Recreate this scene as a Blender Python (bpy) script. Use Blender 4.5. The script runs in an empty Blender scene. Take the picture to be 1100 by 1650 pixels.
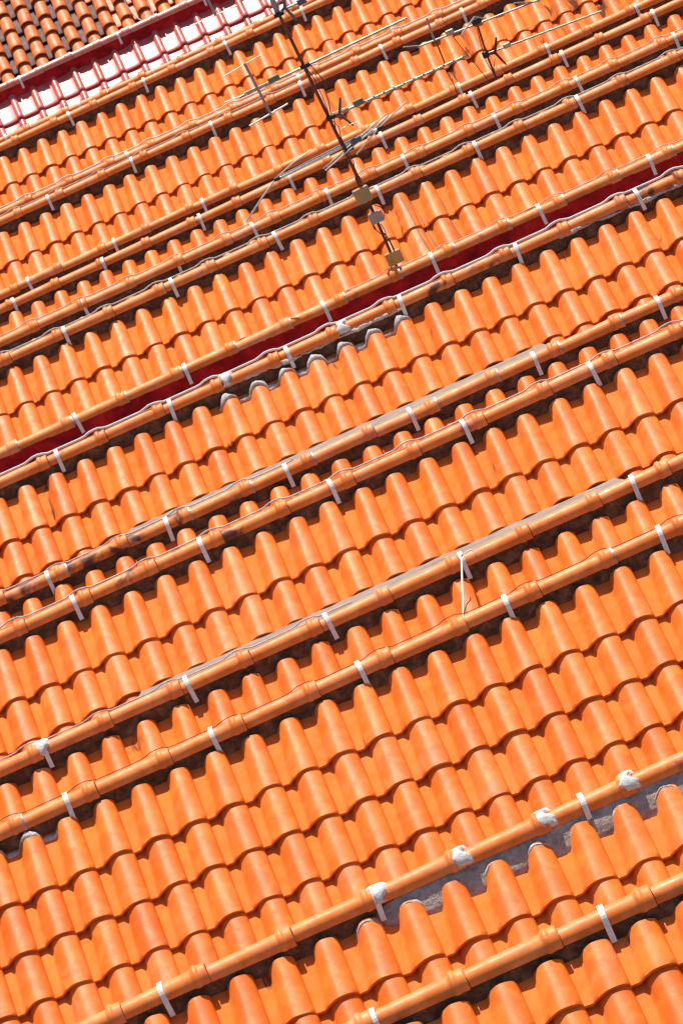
import bpy, math, random
from mathutils import Vector, Matrix

random.seed(7)
scene = bpy.context.scene
col = scene.collection

# ------------------------------------------------------------------ camera
F = 7000.0                      # focal length in photo pixels (1100 x 1650)
ROLL = math.radians(24.3)
PITCH = math.radians(15.0)
CAMZ = 17.0
CR, SR = math.cos(ROLL), math.sin(ROLL)
RIGHT = Vector((1, 0, 0))
UP = Vector((0, math.sin(PITCH), math.cos(PITCH)))
FWD = Vector((0, math.cos(PITCH), -math.sin(PITCH)))
CAM = Vector((0, 0, CAMZ))
cam_d = bpy.data.cameras.new('camera')
cam = bpy.data.objects.new('camera', cam_d)
col.objects.link(cam)
cx_, cy_, cz_ = CR * RIGHT - SR * UP, SR * RIGHT + CR * UP, -FWD
cam.matrix_world = Matrix(((cx_.x, cy_.x, cz_.x, CAM.x), (cx_.y, cy_.y, cz_.y, CAM.y),
                           (cx_.z, cy_.z, cz_.z, CAM.z), (0, 0, 0, 1)))
cam_d.sensor_fit = 'VERTICAL'
cam_d.sensor_height = 24.0
cam_d.lens = 24.0 * F / 1650.0
cam_d.clip_start = 0.5
cam_d.clip_end = 3000
scene.camera = cam

# ------------------------------------------------------------------ world, sun, exposure
SUN_EL = math.radians(67)
SUN_AZ = math.radians(5)       # measured from +Y (away from the camera) towards +X
world = bpy.data.worlds.new('World')
scene.world = world
world.use_nodes = True
wn = world.node_tree.nodes
sky = wn.new('ShaderNodeTexSky')
sky.sky_type = 'NISHITA'
sky.sun_disc = False
sky.sun_elevation = SUN_EL
sky.sun_rotation = SUN_AZ
wn['Background'].inputs['Strength'].default_value = 0.072
world.node_tree.links.new(sky.outputs[0], wn['Background'].inputs['Color'])
sun_d = bpy.data.lights.new('sun', 'SUN')
sun_d.energy = 4.6
sun_d.angle = math.radians(0.55)
sun_d.color = (1.0, 0.94, 0.82)
sun = bpy.data.objects.new('sun', sun_d)
col.objects.link(sun)
sdir = Vector((math.cos(SUN_EL) * math.sin(SUN_AZ), math.cos(SUN_EL) * math.cos(SUN_AZ), math.sin(SUN_EL)))
sun.location = sdir * 60
sun.rotation_euler = sdir.to_track_quat('Z', 'Y').to_euler()
scene.view_settings.view_transform = 'Standard'
scene.view_settings.look = 'None'
scene.view_settings.gamma = 1.0
scene.view_settings.exposure = 0.55
scene.render.engine = 'CYCLES'

# ------------------------------------------------------------------ pixel helpers
def uv_of(x, y):
    dx, dy = x - 550.0, y - 825.0
    return CR * dx - SR * dy, SR * dx + CR * dy

def ray(x, y):
    u, v = uv_of(x, y)
    return RIGHT * (u / F) - UP * (v / F) + FWD          # unit depth

def at_depth(x, y, d):
    return CAM + ray(x, y) * d

def at_y(x, y, Y):
    r = ray(x, y)
    return CAM + r * ((Y - CAM.y) / r.y)

def project(p):
    q = Vector(p) - CAM
    d = q.dot(FWD)
    u, v = q.dot(RIGHT) / d * F, -q.dot(UP) / d * F
    return 550 + CR * u + SR * v, 825 - SR * u + CR * v, d, u, v

# ------------------------------------------------------------------ material helpers
class NT:
    def __init__(self, name):
        self.m = bpy.data.materials.new(name)
        self.m.use_nodes = True
        self.t = self.m.node_tree
        self.n = self.t.nodes
        self.b = self.n['Principled BSDF']
    def new(self, typ, **kw):
        nd = self.n.new(typ)
        for k, v in kw.items():
            setattr(nd, k, v)
        return nd
    def link(self, a, b):
        self.t.links.new(a, b)
    def val(self, sock, v):
        if hasattr(v, 'links') or isinstance(v, bpy.types.NodeSocket):
            self.link(v, sock)
        else:
            sock.default_value = v
    def math(self, op, a, b=0.0, clamp=False):
        nd = self.new('ShaderNodeMath', operation=op, use_clamp=clamp)
        self.val(nd.inputs[0], a); self.val(nd.inputs[1], b)
        return nd.outputs[0]
    def noise(self, vec, scale, detail=4, rough=0.55, dist=0.0):
        nd = self.new('ShaderNodeTexNoise')
        nd.inputs['Scale'].default_value = scale
        nd.inputs['Detail'].default_value = detail
        nd.inputs['Roughness'].default_value = rough
        nd.inputs['Distortion'].default_value = dist
        self.link(vec, nd.inputs['Vector'])
        return nd.outputs['Fac']
    def mix(self, fac, a, b, mode='MIX'):
        nd = self.new('ShaderNodeMix', data_type='RGBA', blend_type=mode)
        self.val(nd.inputs[0], fac)
        for s, v in ((nd.inputs[6], a), (nd.inputs[7], b)):
            if isinstance(v, tuple):
                s.default_value = (*v, 1) if len(v) == 3 else v
            else:
                self.link(v, s)
        return nd.outputs[2]
    def ramp(self, fac, stops):
        nd = self.new('ShaderNodeValToRGB')
        e = nd.color_ramp.elements
        while len(e) < len(stops):
            e.new(0.5)
        for el, (p, c) in zip(e, stops):
            el.position = p
            el.color = (*c, 1) if len(c) == 3 else c
        self.link(fac, nd.inputs[0])
        return nd.outputs[0]
    def maprange(self, v, a, b, c=0.0, d=1.0):
        nd = self.new('ShaderNodeMapRange')
        self.link(v, nd.inputs[0])
        for i, x in enumerate((a, b, c, d)):
            nd.inputs[i + 1].default_value = x
        return nd.outputs[0]
    def coords(self):
        tc = self.new('ShaderNodeTexCoord')
        oi = self.new('ShaderNodeObjectInfo')
        rnd = oi.outputs['Random']
        cb = self.new('ShaderNodeCombineXYZ')
        self.link(self.math('MULTIPLY', rnd, 53.0), cb.inputs[0])
        self.link(self.math('MULTIPLY', rnd, 91.0), cb.inputs[1])
        self.link(self.math('MULTIPLY', rnd, 17.0), cb.inputs[2])
        va = self.new('ShaderNodeVectorMath', operation='ADD')
        self.link(tc.outputs['Object'], va.inputs[0]); self.link(cb.outputs[0], va.inputs[1])
        sx = self.new('ShaderNodeSeparateXYZ')
        self.link(tc.outputs['Object'], sx.inputs[0])
        return tc, rnd, va.outputs[0], sx
    def bump(self, h, strength, dist=0.004):
        nd = self.new('ShaderNodeBump')
        nd.inputs['Strength'].default_value = strength
        nd.inputs['Distance'].default_value = dist
        self.link(h, nd.inputs['Height'])
        self.link(nd.outputs[0], self.b.inputs['Normal'])

def terracotta(name, cols, rough=0.48, pan=False, spec=0.34, bumpy=0.22, dscale=(13.0, 1.0), dirtcol=(0.045, 0.022, 0.022), dust=(0.84, 0.228, 0.056)):
    k = NT(name)
    tc, rnd, vec, sx = k.coords()
    base = k.ramp(rnd, [(0.0, cols[0]), (0.35, cols[1]), (0.7, cols[2]), (1.0, cols[3])])
    cloud = k.noise(vec, 9.0, 3, 0.5, 0.6)
    base = k.mix(k.maprange(cloud, 0.42, 0.68), base, k.mix(1.0, base, (1.12, 1.42, 2.3), 'MULTIPLY'))
    blush = k.noise(vec, 6.0, 3, 0.5, 0.3)
    base = k.mix(k.maprange(blush, 0.52, 0.72, 0, 0.55), base, k.mix(1.0, base, (0.96, 0.98, 2.6), 'MULTIPLY'))
    dark = k.noise(vec, 22.0, 4, 0.6)
    base = k.mix(k.maprange(dark, 0.55, 0.8, 0, 0.55), base, k.mix(1.0, base, (0.86, 0.7, 0.6), 'MULTIPLY'))
    grain = k.noise(vec, 85.0, 3, 0.7)
    base = k.mix(k.maprange(grain, 0.35, 0.65, 0.0, 0.5), base, k.mix(1.0, base, (0.88, 0.80, 0.72), 'MULTIPLY'))
    if pan:   # rain-washed dusty channel of the tile
        m = k.maprange(sx.outputs[0], 0.055, 0.085, 1.0, 0.0)
        m = k.math('MULTIPLY', m, k.maprange(k.noise(vec, 14.0, 3), 0.3, 0.6, 0.25, 0.75))
        base = k.mix(m, base, dust)
    # grime where an object property asks for it
    at = k.new('ShaderNodeAttribute', attribute_type='OBJECT', attribute_name='dirt')
    mp = k.new('ShaderNodeMapping')
    mp.inputs['Scale'].default_value = (1.0, dscale[1], 1.0)
    k.link(vec, mp.inputs['Vector'])
    dn = k.noise(mp.outputs[0], dscale[0], 4, 0.5, 0.5)
    thr = k.math('SUBTRACT', 0.78, k.math('MULTIPLY', at.outputs['Fac'], 0.36))
    dm = k.math('MULTIPLY', k.math('SUBTRACT', dn, thr), 9.0, True)
    if pan:
        dm = k.math('MULTIPLY', dm, k.maprange(sx.outputs[0], 0.07, 0.10, 1.0, 0.25))
    dm = k.math('MULTIPLY', dm, 0.88)
    base = k.mix(dm, base, dirtcol)
    # pale lime specks
    sp = k.noise(vec, 60.0, 2, 0.5)
    base = k.mix(k.maprange(sp, 0.74, 0.80, 0, 0.35), base, (0.75, 0.6, 0.5))
    k.link(base, k.b.inputs['Base Color'])
    ro = k.maprange(dark, 0.3, 0.8, rough - 0.07, rough + 0.12)
    if pan:
        pm = k.maprange(sx.outputs[0], 0.075, 0.11, 1.0, 0.0)
        ro = k.math('ADD', ro, k.math('MULTIPLY', pm, 0.38))
        k.link(k.math('SUBTRACT', spec, k.math('MULTIPLY', pm, spec * .7)), k.b.inputs['Specular IOR Level'])
    k.link(ro, k.b.inputs['Roughness'])
    if not pan:
        k.b.inputs['Specular IOR Level'].default_value = spec
    fine = k.math('ADD', k.noise(vec, 130.0, 3), k.math('MULTIPLY', cloud, 2.0))
    k.bump(fine, bumpy, 0.003)
    return k.m

ORANGE = [(0.78, 0.145, 0.011), (0.85, 0.185, 0.015), (0.82, 0.162, 0.013), (0.87, 0.205, 0.028)]
M = {}
M['tile'] = terracotta('roof_tile_clay', ORANGE, pan=True, dscale=(17.0, 0.22))
M['cap'] = terracotta('ridge_tile_clay', [(0.86, 0.200, 0.030), (0.90, 0.230, 0.042), (0.87, 0.210, 0.034), (0.90, 0.25, 0.06)], rough=0.46, spec=0.24, dscale=(6.0, 1.0))
M['oldtile'] = terracotta('weathered_barrel_clay', [(0.60, 0.125, 0.018), (0.70, 0.155, 0.02), (0.64, 0.14, 0.02), (0.74, 0.17, 0.03)], rough=0.5, dirtcol=(0.10, 0.06, 0.05))
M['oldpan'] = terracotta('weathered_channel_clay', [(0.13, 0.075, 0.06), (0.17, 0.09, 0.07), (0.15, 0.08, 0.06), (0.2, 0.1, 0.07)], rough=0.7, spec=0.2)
M['pink'] = terracotta('glazed_pink_tile', [(0.62, 0.115, 0.07), (0.66, 0.13, 0.085), (0.64, 0.12, 0.075), (0.68, 0.14, 0.09)], rough=0.38, spec=0.62, bumpy=0.05)
M['pinkcap'] = terracotta('glazed_pink_cap', [(0.66, 0.17, 0.085), (0.7, 0.19, 0.1), (0.68, 0.18, 0.09), (0.72, 0.2, 0.11)], rough=0.30, spec=0.9, bumpy=0.04)

def mortar(name, c1, c2, c3, scale=16.0, bump=0.8, rough=0.9):
    k = NT(name)
    tc, rnd, vec, sx = k.coords()
    n1 = k.noise(vec, scale, 6, 0.65, 0.4)
    n2 = k.noise(vec, scale * 4.5, 5, 0.6)
    c = k.ramp(n1, [(0.28, c1), (0.5, c2), (0.72, c3)])
    c = k.mix(k.maprange(n2, 0.35, 0.7, 0.0, 0.6), c, k.mix(1.0, c, (0.55, 0.52, 0.5), 'MULTIPLY'))
    k.link(c, k.b.inputs['Base Color'])
    k.b.inputs['Roughness'].default_value = rough
    k.b.inputs['Specular IOR Level'].default_value = 0.15
    k.bump(k.math('ADD', n1, k.math('MULTIPLY', n2, 0.5)), bump, 0.02)
    return k.m

M['mortar_dark'] = mortar('dirty_mortar', (0.08, 0.036, 0.018), (0.20, 0.095, 0.052), (0.36, 0.20, 0.125))
M['mortar_grey'] = mortar('grey_render', (0.30, 0.23, 0.20), (0.50, 0.42, 0.38), (0.66, 0.58, 0.53), 14.0, 0.7)
M['mortar_pale'] = mortar('pale_pointing', (0.55, 0.48, 0.46), (0.72, 0.66, 0.64), (0.86, 0.83, 0.82), 30.0, 0.8)
M['lining'] = mortar('valley_lining', (0.20, 0.15, 0.13), (0.29, 0.235, 0.21), (0.38, 0.32, 0.29), 6.0, 0.3)
M['mortar_white'] = mortar('white_mortar_dab', (0.74, 0.72, 0.70), (0.84, 0.82, 0.80), (0.9, 0.89, 0.88), 40.0, 0.4)
M['red_wall'] = mortar('dark_red_waterproofing', (0.16, 0.004, 0.008), (0.46, 0.010, 0.016), (0.72, 0.03, 0.028), 5.0, 0.5, 0.6)
M['plaster'] = mortar('wall_plaster', (0.30, 0.25, 0.21), (0.42, 0.36, 0.31), (0.52, 0.46, 0.40), 3.0, 0.2)
M['ground'] = mortar('paved_yard', (0.10, 0.095, 0.09), (0.15, 0.14, 0.13), (0.2, 0.19, 0.18), 1.5, 0.3)

def simple(name, c, rough, metal=0.0, var=0.25, scale=40.0):
    k = NT(name)
    tc, rnd, vec, sx = k.coords()
    n = k.noise(vec, scale, 4, 0.6)
    k.link(k.mix(k.maprange(n, 0.4, 0.75, 0, 1), c, tuple(x * (1 - var * 2) for x in c)), k.b.inputs['Base Color'])
    k.b.inputs['Roughness'].default_value = rough
    k.b.inputs['Metallic'].default_value = metal
    return k.m
M['strap'] = simple('galvanised_strap', (0.86, 0.85, 0.83), 0.45, 0.0, 0.10)
M['band'] = simple('grey_metal_band', (0.45, 0.42, 0.43), 0.45, 0.5, 0.2)
M['cable_light'] = simple('light_grey_cable', (0.62, 0.58, 0.55), 0.5)
M['cable_white'] = simple('white_cable', (0.80, 0.78, 0.75), 0.5, 0, 0.1)
M['cable_dark'] = simple('dark_cable', (0.05, 0.022, 0.018), 0.55)
M['rust'] = simple('rusty_mast', (0.24, 0.05, 0.022), 0.5, 0.1, 0.25, 25)
M['alu'] = simple('weathered_aluminium', (0.52, 0.47, 0.40), 0.42, 0.6, 0.25, 60)
M['alu_white'] = simple('bright_aluminium', (0.78, 0.75, 0.70), 0.4, 0.4, 0.12)
M['pinkish_bar'] = simple('faded_reflector_bar', (0.50, 0.33, 0.30), 0.5, 0.2, 0.2)
M['black'] = simple('black_plastic', (0.02, 0.016, 0.016), 0.5)
M['bluegrey'] = simple('blue_grey_plastic', (0.10, 0.14, 0.19), 0.45)
M['beige_box'] = simple('beige_box', (0.52, 0.34, 0.15), 0.55, 0, 0.1, 12)
M['grey_box'] = simple('grey_box', (0.46, 0.36, 0.33), 0.5, 0, 0.1, 12)
M['ochre_box'] = simple('ochre_box', (0.52, 0.36, 0.10), 0.55, 0, 0.12, 12)
M['green_box'] = simple('green_balun', (0.22, 0.23, 0.14), 0.5)

# ------------------------------------------------------------------ mesh helpers
def mesh(name, verts, faces, mat, smooth=True, sharp=None):
    me = bpy.data.meshes.new(name)
    me.from_pydata([tuple(v) for v in verts], [], faces)
    me.materials.append(mat)
    if smooth:
        me.shade_smooth()
        if sharp:
            me.set_sharp_from_angle(angle=math.radians(sharp))
    me.update()
    return me

def put(name, me, parent=None, loc=None, mat=None):
    o = bpy.data.objects.new(name, me)
    col.objects.link(o)
    if parent is not None:
        o.parent = parent
    if mat is not None:
        o.matrix_local = mat
    elif loc is not None:
        o.location = loc
    return o

def tag(o, label, cat, group=None):
    o['label'] = label
    o['category'] = cat
    if group:
        o['group'] = group
    return o

def tube_mesh(name, pts, r, mat, seg=7, caps=True):
    pts = [Vector(p) for p in pts]
    V, Fc = [], []
    n = len(pts)
    ref = Vector((0, 0, 1))
    for i, p in enumerate(pts):
        t = (pts[min(i + 1, n - 1)] - pts[max(i - 1, 0)]).normalized()
        a = t.cross(ref if abs(t.dot(ref)) < 0.95 else Vector((0, 1, 0))).normalized()
        b = a.cross(t).normalized()
        rr = r[i] if isinstance(r, (list, tuple)) else r
        for s in range(seg):
            an = 2 * math.pi * s / seg
            V.append(p + a * math.cos(an) * rr + b * math.sin(an) * rr)
    for i in range(n - 1):
        for s in range(seg):
            s2 = (s + 1) % seg
            Fc.append((i * seg + s, i * seg + s2, (i + 1) * seg + s2, (i + 1) * seg + s))
    if caps:
        Fc.append(tuple(range(seg - 1, -1, -1)))
        Fc.append(tuple((n - 1) * seg + s for s in range(seg)))
    return mesh(name, V, Fc, mat, True, 50)

def box_mesh(name, sx, sy, sz, mat, bev=0.006):
    # bevelled box centred at the origin: three nested rings top and bottom
    V, Fc = [], []
    def ring(hx, hy, c, z):
        pts = [(hx - c, hy), (-hx + c, hy), (-hx, hy - c), (-hx, -hy + c), (-hx + c, -hy), (hx - c, -hy), (hx, -hy + c), (hx, hy - c)]
        V.extend((x, y, z) for x, y in pts)
    ring(sx / 2 - bev, sy / 2 - bev, bev * .5, -sz / 2)
    ring(sx / 2, sy / 2, bev, -sz / 2 + bev)
    ring(sx / 2, sy / 2, bev, sz / 2 - bev)
    ring(sx / 2 - bev, sy / 2 - bev, bev * .5, sz / 2)
    for k in range(3):
        for s in range(8):
            s2 = (s + 1) % 8
            Fc.append((k * 8 + s, k * 8 + s2, (k + 1) * 8 + s2, (k + 1) * 8 + s))
    Fc.append(tuple(range(7, -1, -1)))
    Fc.append(tuple(24 + s for s in range(8)))
    return mesh(name, V, Fc, mat, False)

# ------------------------------------------------------------------ ground
g = put('ground', mesh('ground', [(-400, -200, 0), (400, -200, 0), (400, 900, 0), (-400, 900, 0)], [(0, 1, 2, 3)], M['ground'], False))
g['kind'] = 'structure'

# ------------------------------------------------------------------ tile and cap shapes
TW = 0.22          # cover width of a roof tile
GA = 0.337         # gauge (exposed length)
H = 0.052          # barrel height
TILT = 0.015       # lower end of a tile rides this high over the next course

def prof(x, t=0.0, tp=1.0):
    """height of the tile's upper surface across its width; t = 0 at the lower lip, 1 at the head"""
    x0 = 0.042 + 0.028 * t * tp
    xp = 0.132 + 0.010 * t * tp
    h = H * (1.04 - 0.02 * t)
    sink = -0.018 * t * t
    if x < x0:
        return sink + 0.0015 * math.cos(x / x0 * math.pi)
    if x < xp:
        q = (x - x0) / (xp - x0)
        e = math.sqrt(max(0.0, 1 - (1 - q) ** 2))
        k = q * q * (3 - 2 * q)
        m = 0.45 + 0.20 * t
        f = m * e * min(1.0, q * 4 + .08) + (1 - m) * k
        return sink + (h - sink) * f
    q = min(1.0, (x - xp) / (0.224 - xp))
    b = 0.006 + sink * .4
    return b + (h - b) * math.sqrt(max(0.0, 1 - q ** 2.0))

PX = [-0.010, 0.0, 0.02, 0.04, 0.05, 0.06, 0.07, 0.08, 0.09, 0.102, 0.115, 0.128, 0.14, 0.152, 0.165, 0.178, 0.19, 0.20, 0.208, 0.215, 0.220, 0.224]

def tile_mesh(length, seed, mat, thick=0.017, tp=1.0):
    rg = random.Random(seed)
    a1, a2, a3 = rg.uniform(-.0025, .0025), rg.uniform(-.002, .002), rg.uniform(0, 6)
    ys = [0.0, 0.002, 0.03, 0.12, 0.24, length]
    V, Fc = [], []
    n = len(PX)
    def pt(x, y, dz=0.0):
        z = prof(x, min(1.0, y / 0.36), tp) + TILT * (1 - y / 0.36)
        z += a1 * math.sin(x * 22 + a3) * (1 - y / .4) + a2 * math.sin(y * 9 + a3)
        ly = y + (0.0025 * math.sin(x * 25 + a3) if y < 0.05 else 0)
        return (x, ly, z + dz)
    for j, y in enumerate(ys):
        for x in PX:
            V.append(pt(x, y, -0.0015 if j == 0 else 0))
    for j in range(len(ys) - 1):
        for i in range(n - 1):
            Fc.append((j * n + i, j * n + i + 1, (j + 1) * n + i + 1, (j + 1) * n + i))
    # lip face, underside
    b0 = len(V)
    for x in PX:
        V.append(pt(x, 0.0, -thick))
    for x in PX:
        V.append(pt(x, 0.09, -thick))
    for i in range(n - 1):
        Fc.append((b0 + i, b0 + i + 1, i + 1, i))
        Fc.append((b0 + n + i, b0 + n + i + 1, b0 + i + 1, b0 + i))
    # right-hand edge
    e0 = len(V)
    for y in ys:
        p = pt(PX[-1], y, -0.010)
        V.append((p[0] + 0.001, p[1], p[2]))
    for j in range(len(ys) - 1):
        Fc.append((j * n + n - 1, e0 + j, e0 + j + 1, (j + 1) * n + n - 1))
    return mesh('roof_tile', V, Fc, mat, True, 32)

def cap_mesh(seed, mat, L=0.44, r0=0.061, double=False):
    rg = random.Random(seed)
    a = 0.372 / 0.44 * L
    st = [(0.0, r0 - .004), (0.10, r0 - .002), (0.24, r0), (a - .02, r0 + .002), (a - .012, r0 + .004), (a - .006, r0 + .012), (a, r0 + .017), (a + .010, r0 + .0185), (a + .018, r0 + .016), (a + .024, r0 + .011),
          (a + .034, r0 + .011), (a + .052, r0 + .0125), (a + .060, r0 + .012), (a + .064, r0 + .009), (a + .064, r0 - .001)]
    if double:
        st = [(0.0, r0 - .004), (0.24 / .44 * L, r0), (a - .045, r0), (a - .044, r0 + .007), (a - .02, r0 + .009), (a - .019, r0 + .004), (a + .02, r0 + .005), (a + .021, r0 + .009), (a + .045, r0 + .007), (a + .046, r0 - .001)]
    V, Fc = [], []
    seg = 20
    w1, w2 = rg.uniform(-.0015, .0015), rg.uniform(0, 6)
    for x, r in st:
        for q in range(seg + 1):
            an = math.radians(-4 + 188 * q / seg)
            rr = r + w1 * math.sin(2 * an + w2)
            V.append((x, -rr * math.cos(an), rr * math.sin(an) * 1.02))
    for i in range(len(st) - 1):
        for q in range(seg):
            b = i * (seg + 1) + q
            Fc.append((b, b + seg + 1, b + seg + 2, b + 1))
    return mesh('ridge_tile', V, Fc, mat, True, 42)

def strap_mesh():
    V, Fc = [], []
    R = 0.0705
    path = []
    for s in range(11):
        an = math.radians(120 - 112 * s / 10)
        path.append((-R * math.cos(an), R * math.sin(an) * 1.03, math.cos(an), math.sin(an)))
    y, z = path[-1][0], path[-1][1]
    path.append((y - 0.005, z - 0.05, 1, 0))
    path.append((y - 0.010, z - 0.085, 1, 0.1))
    hw, th = 0.0135, 0.0022
    for (y, z, ny, nz) in path:
        for sx in (-hw, hw):
            V.append((sx, y, z))
            V.append((sx, y - ny * th, z + nz * th))
    for i in range(len(path) - 1):
        a = i * 4
        Fc += [(a + 1, a + 3, a + 7, a + 5), (a, a + 4, a + 6, a + 2), (a, a + 1, a + 5, a + 4), (a + 2, a + 6, a + 7, a + 3)]
    e = (len(path) - 1) * 4
    Fc += [(0, 2, 3, 1), (e, e + 1, e + 3, e + 2)]
    return mesh('strap', V, Fc, M['strap'], False)

def band_mesh(width=0.013, R=0.066, a0=104, a1=-6):
    V, Fc = [], []
    for s in range(13):
        an = math.radians(a0 + (a1 - a0) * s / 12)
        for x in (0, width):
            for rr in (R - .004, R + .0025):
                V.append((x, -rr * math.cos(an) * .98, rr * math.sin(an) * 1.04))
    for i in range(12):
        a = i * 4
        Fc += [(a + 1, a + 3, a + 7, a + 5), (a, a + 1, a + 5, a + 4), (a + 2, a + 6, a + 7, a + 3)]
    Fc += [(0, 2, 3, 1), (48, 49, 51, 50)]
    return mesh('joint_band', V, Fc, M['band'], True, 35)

def dab_mesh(seed):
    """lump of mortar smeared over a ridge joint"""
    rg = random.Random(seed)
    V, Fc = [], []
    nx, na = 9, 14
    ph = rg.uniform(0, 6)
    for i in range(nx):
        for s in range(na):
            f = s / (na - 1)
            an = math.radians(112 - (112 + rg.uniform(-2, 2)) * f)
            edge = min(i, nx - 1 - i) / 2.0
            e2 = min(s, na - 1 - s) / 2.0
            k = min(1, edge, e2)
            rr = 0.0715 + 0.008 * k * rg.uniform(.88, 1.12) - (0.016 if k < .05 else 0)
            wd = 0.080 + .026 * math.sin(f * 7 + ph) + .018 * math.sin(f * 15 + ph * 2)
            x = (i / (nx - 1) - .5) * wd + .01 * math.sin(f * 5 + ph) + rg.uniform(-.003, .003)
            V.append((x, -rr * math.cos(an), rr * math.sin(an) * 1.03))
    for i in range(nx - 1):
        for s in range(na - 1):
            a = i * na + s
            Fc.append((a, a + na, a + na + 1, a + 1))
    return mesh('mortar_dab', V, Fc, M['mortar_white'], True)

CAPS = [cap_mesh(i, M['cap']) for i in range(4)]
PCAPS = [cap_mesh(i + 9, M['pinkcap'], L=0.345, r0=0.062, double=True) for i in range(3)]
STRAP = strap_mesh()
BAND = band_mesh()
TILES = {}
def tile_variants(length, tp=1.0):
    key = (round(length, 2), tp)
    if key not in TILES:
        TILES[key] = [tile_mesh(key[0], s + int(key[0] * 1000), M['tile'], tp=tp) for s in range(6)]
    return TILES[key]

SLOPE = math.radians(35)
EX = Vector((1, 0, 0))
EY = Vector((0, math.cos(SLOPE), math.sin(SLOPE)))
EZ = Vector((0, -math.sin(SLOPE), math.cos(SLOPE)))

def inframe(p, m):
    x, y, *_ = project(p)
    return -m < x < 1100 + m and -m < y < 1650 + m

def xrange_of(p0, m):
    """x extent of a line through p0 along X that stays in the frame (with margin, in photo px)"""
    xs = [k * 0.1 for k in range(-110, 111) if inframe((k * 0.1, p0.y, p0.z), m)]
    return (min(xs), max(xs)) if xs else (0, 0)

ROOFS = {}
GROUP = 'parallel orange tiled roofs'

def X_at(px, R):
    """x coordinate on the ridge of roof R for a photo pixel"""
    return at_depth(px[0], px[1], R['D']).x

def prism(name, poly, x0, x1, mat, parent, off):
    n = len(poly)
    V = [(x0 - off.x, y - off.y, z - off.z) for y, z in poly] + [(x1 - off.x, y - off.y, z - off.z) for y, z in poly]
    Fc = [tuple(range(n - 1, -1, -1)), tuple(range(n, 2 * n))]
    for i in range(n):
        j = (i + 1) % n
        Fc.append((i, j, n + j, n + i))
    return put(name, mesh(name, V, Fc, mat, False), parent)

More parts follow.
